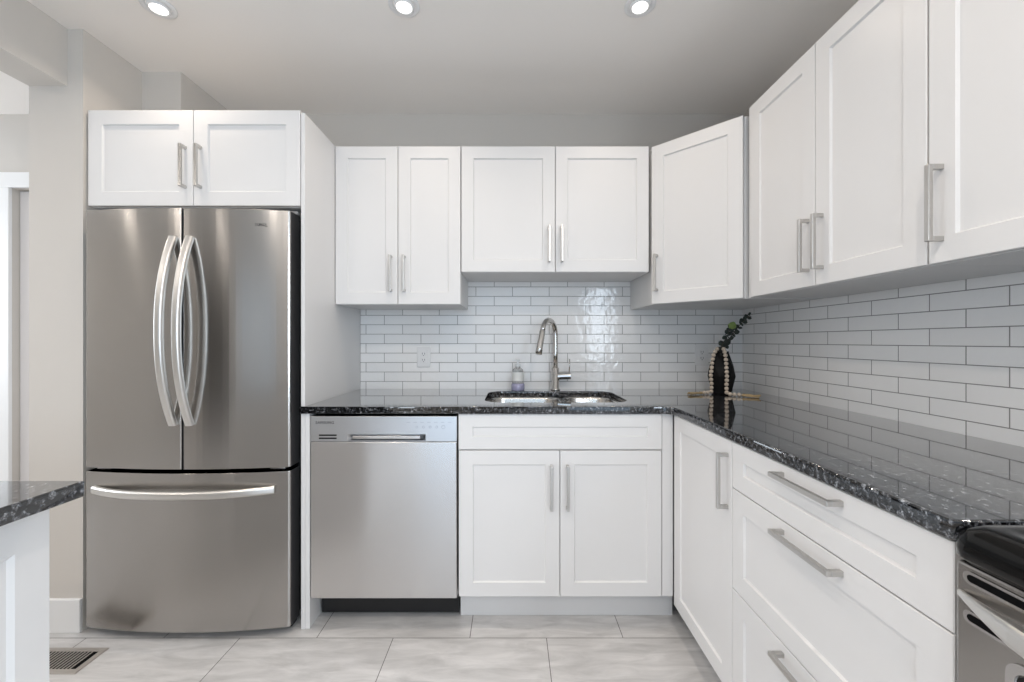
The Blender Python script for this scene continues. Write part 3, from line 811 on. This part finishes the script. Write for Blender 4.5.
# ------------------------------------------------------------------ floor register
rg = empty('floor_vent', (-1.70, 1.52, 0), 'brown metal floor vent in the tiles in front of the fridge', 'vent')
vx0, vx1, vy0, vy1 = -1.86, -1.546, 1.458, 1.583
bm = B()
def ring_(ins, z): return [bm.verts.new(p) for p in ((vx0 + ins, vy0 + ins, z), (vx1 - ins, vy0 + ins, z), (vx1 - ins, vy1 - ins, z), (vx0 + ins, vy1 - ins, z))]
R_ = [ring_(0, 0.0005), ring_(.003, .004), ring_(.018, .005), ring_(.020, .001)]
for a, c_ in zip(R_, R_[1:]):
    for i in range(4): bm.faces.new((a[i], a[(i + 1) % 4], c_[(i + 1) % 4], c_[i]))
M_vent = mat('vent_bronze', (0.40, 0.37, 0.34), .42, .4)
obj('frame', bm, M_vent, rg)
obj('duct', bx(vx0 + .019, vx1 - .019, vy0 + .019, vy1 - .019, 0.0004, 0.0012), M_dark, rg)
x = vx0 + .026; sl = None
while x < vx1 - .034:
    if sl is None:
        sl = obj('slat', bx(x, x + .0046, vy0 + .0195, vy1 - .0195, .0013, .0035), M_vent, rg); x0_ = x
    else:
        o = sl.copy(); C.objects.link(o); o.parent = rg; o.location = (x - x0_, 0, 0)
    x += .0135

# ------------------------------------------------------------------ recessed ceiling lamps
def downlight(x, y, label):
    r = empty('recessed_light', (x, y, ZC), label, 'ceiling light', 'recessed ceiling lights')
    bm = lathe(B(), [(.040, 0), (.058, 0), (.058, -.003), (.052, -.006), (.040, -.005), (.038, -.001)], x, y, 36, cap=False, z0=ZC - .0005)
    obj('trim_ring', bm, M_trim, r, smooth=True)
    bm = lathe(B(), [(.0375, -.0015), (.0375, -.010), (.033, -.013), (.029, -.010)], x, y, 32, cap=False, z0=ZC)
    g = obj('gimbal', bm, M_trim, r, smooth=True)
    obj('lens', lathe(B(), [(.0288, -.003), (.0288, -.0098)], x, y, 28, z0=ZC), M_lens, g)
    lt = area('lamp_light', (0, 0, -0.0145), (0, 0, 0), 0.055, 0, LAMP_POWER, WARM, 'DISK', 140)
    lt.parent = r
    return r
def copy_tree(o, parent=None):
    c_ = o.copy(); C.objects.link(c_); c_.parent = parent
    for ch_ in list(o.children): copy_tree(ch_, c_)
    return c_
first = downlight(-1.342, 1.565, 'recessed ceiling light in front of the fridge')
for x, y, lb in ((-0.408, 1.557, 'recessed ceiling light in the middle, in front of the dishwasher wall cabinet'),
                 (0.484, 1.557, 'recessed ceiling light near the angled corner cabinet'),
                 (-0.408, 0.25, None), (0.484, 0.25, None), (-0.408, -1.1, None), (0.484, -1.1, None), (-1.342, 0.25, None), (-1.342, -1.1, None),
                 (-2.7, 1.1, None), (-3.7, 1.1, None), (-2.7, 0.0, None), (-3.7, 0.0, None), (-2.7, -1.3, None), (-3.7, -1.3, None)):  # those without a label are added out of view to brighten the room
    o = copy_tree(first); o.location = (x, y, ZC)
    if not lb:
        for ch_ in o.children:
            if ch_.type == 'LIGHT': ch_.data = ch_.data.copy(); ch_.data.energy = LAMP_POWER_ADDED * (0.5 if x < -2 else 0.75 if x < -1 else 1.0); ch_.data.spread = math.radians(170); ch_.data.color = (1.0, 0.90, 0.80)
    o['label'] = lb or 'added recessed ceiling light out of the picture, brightening the room'
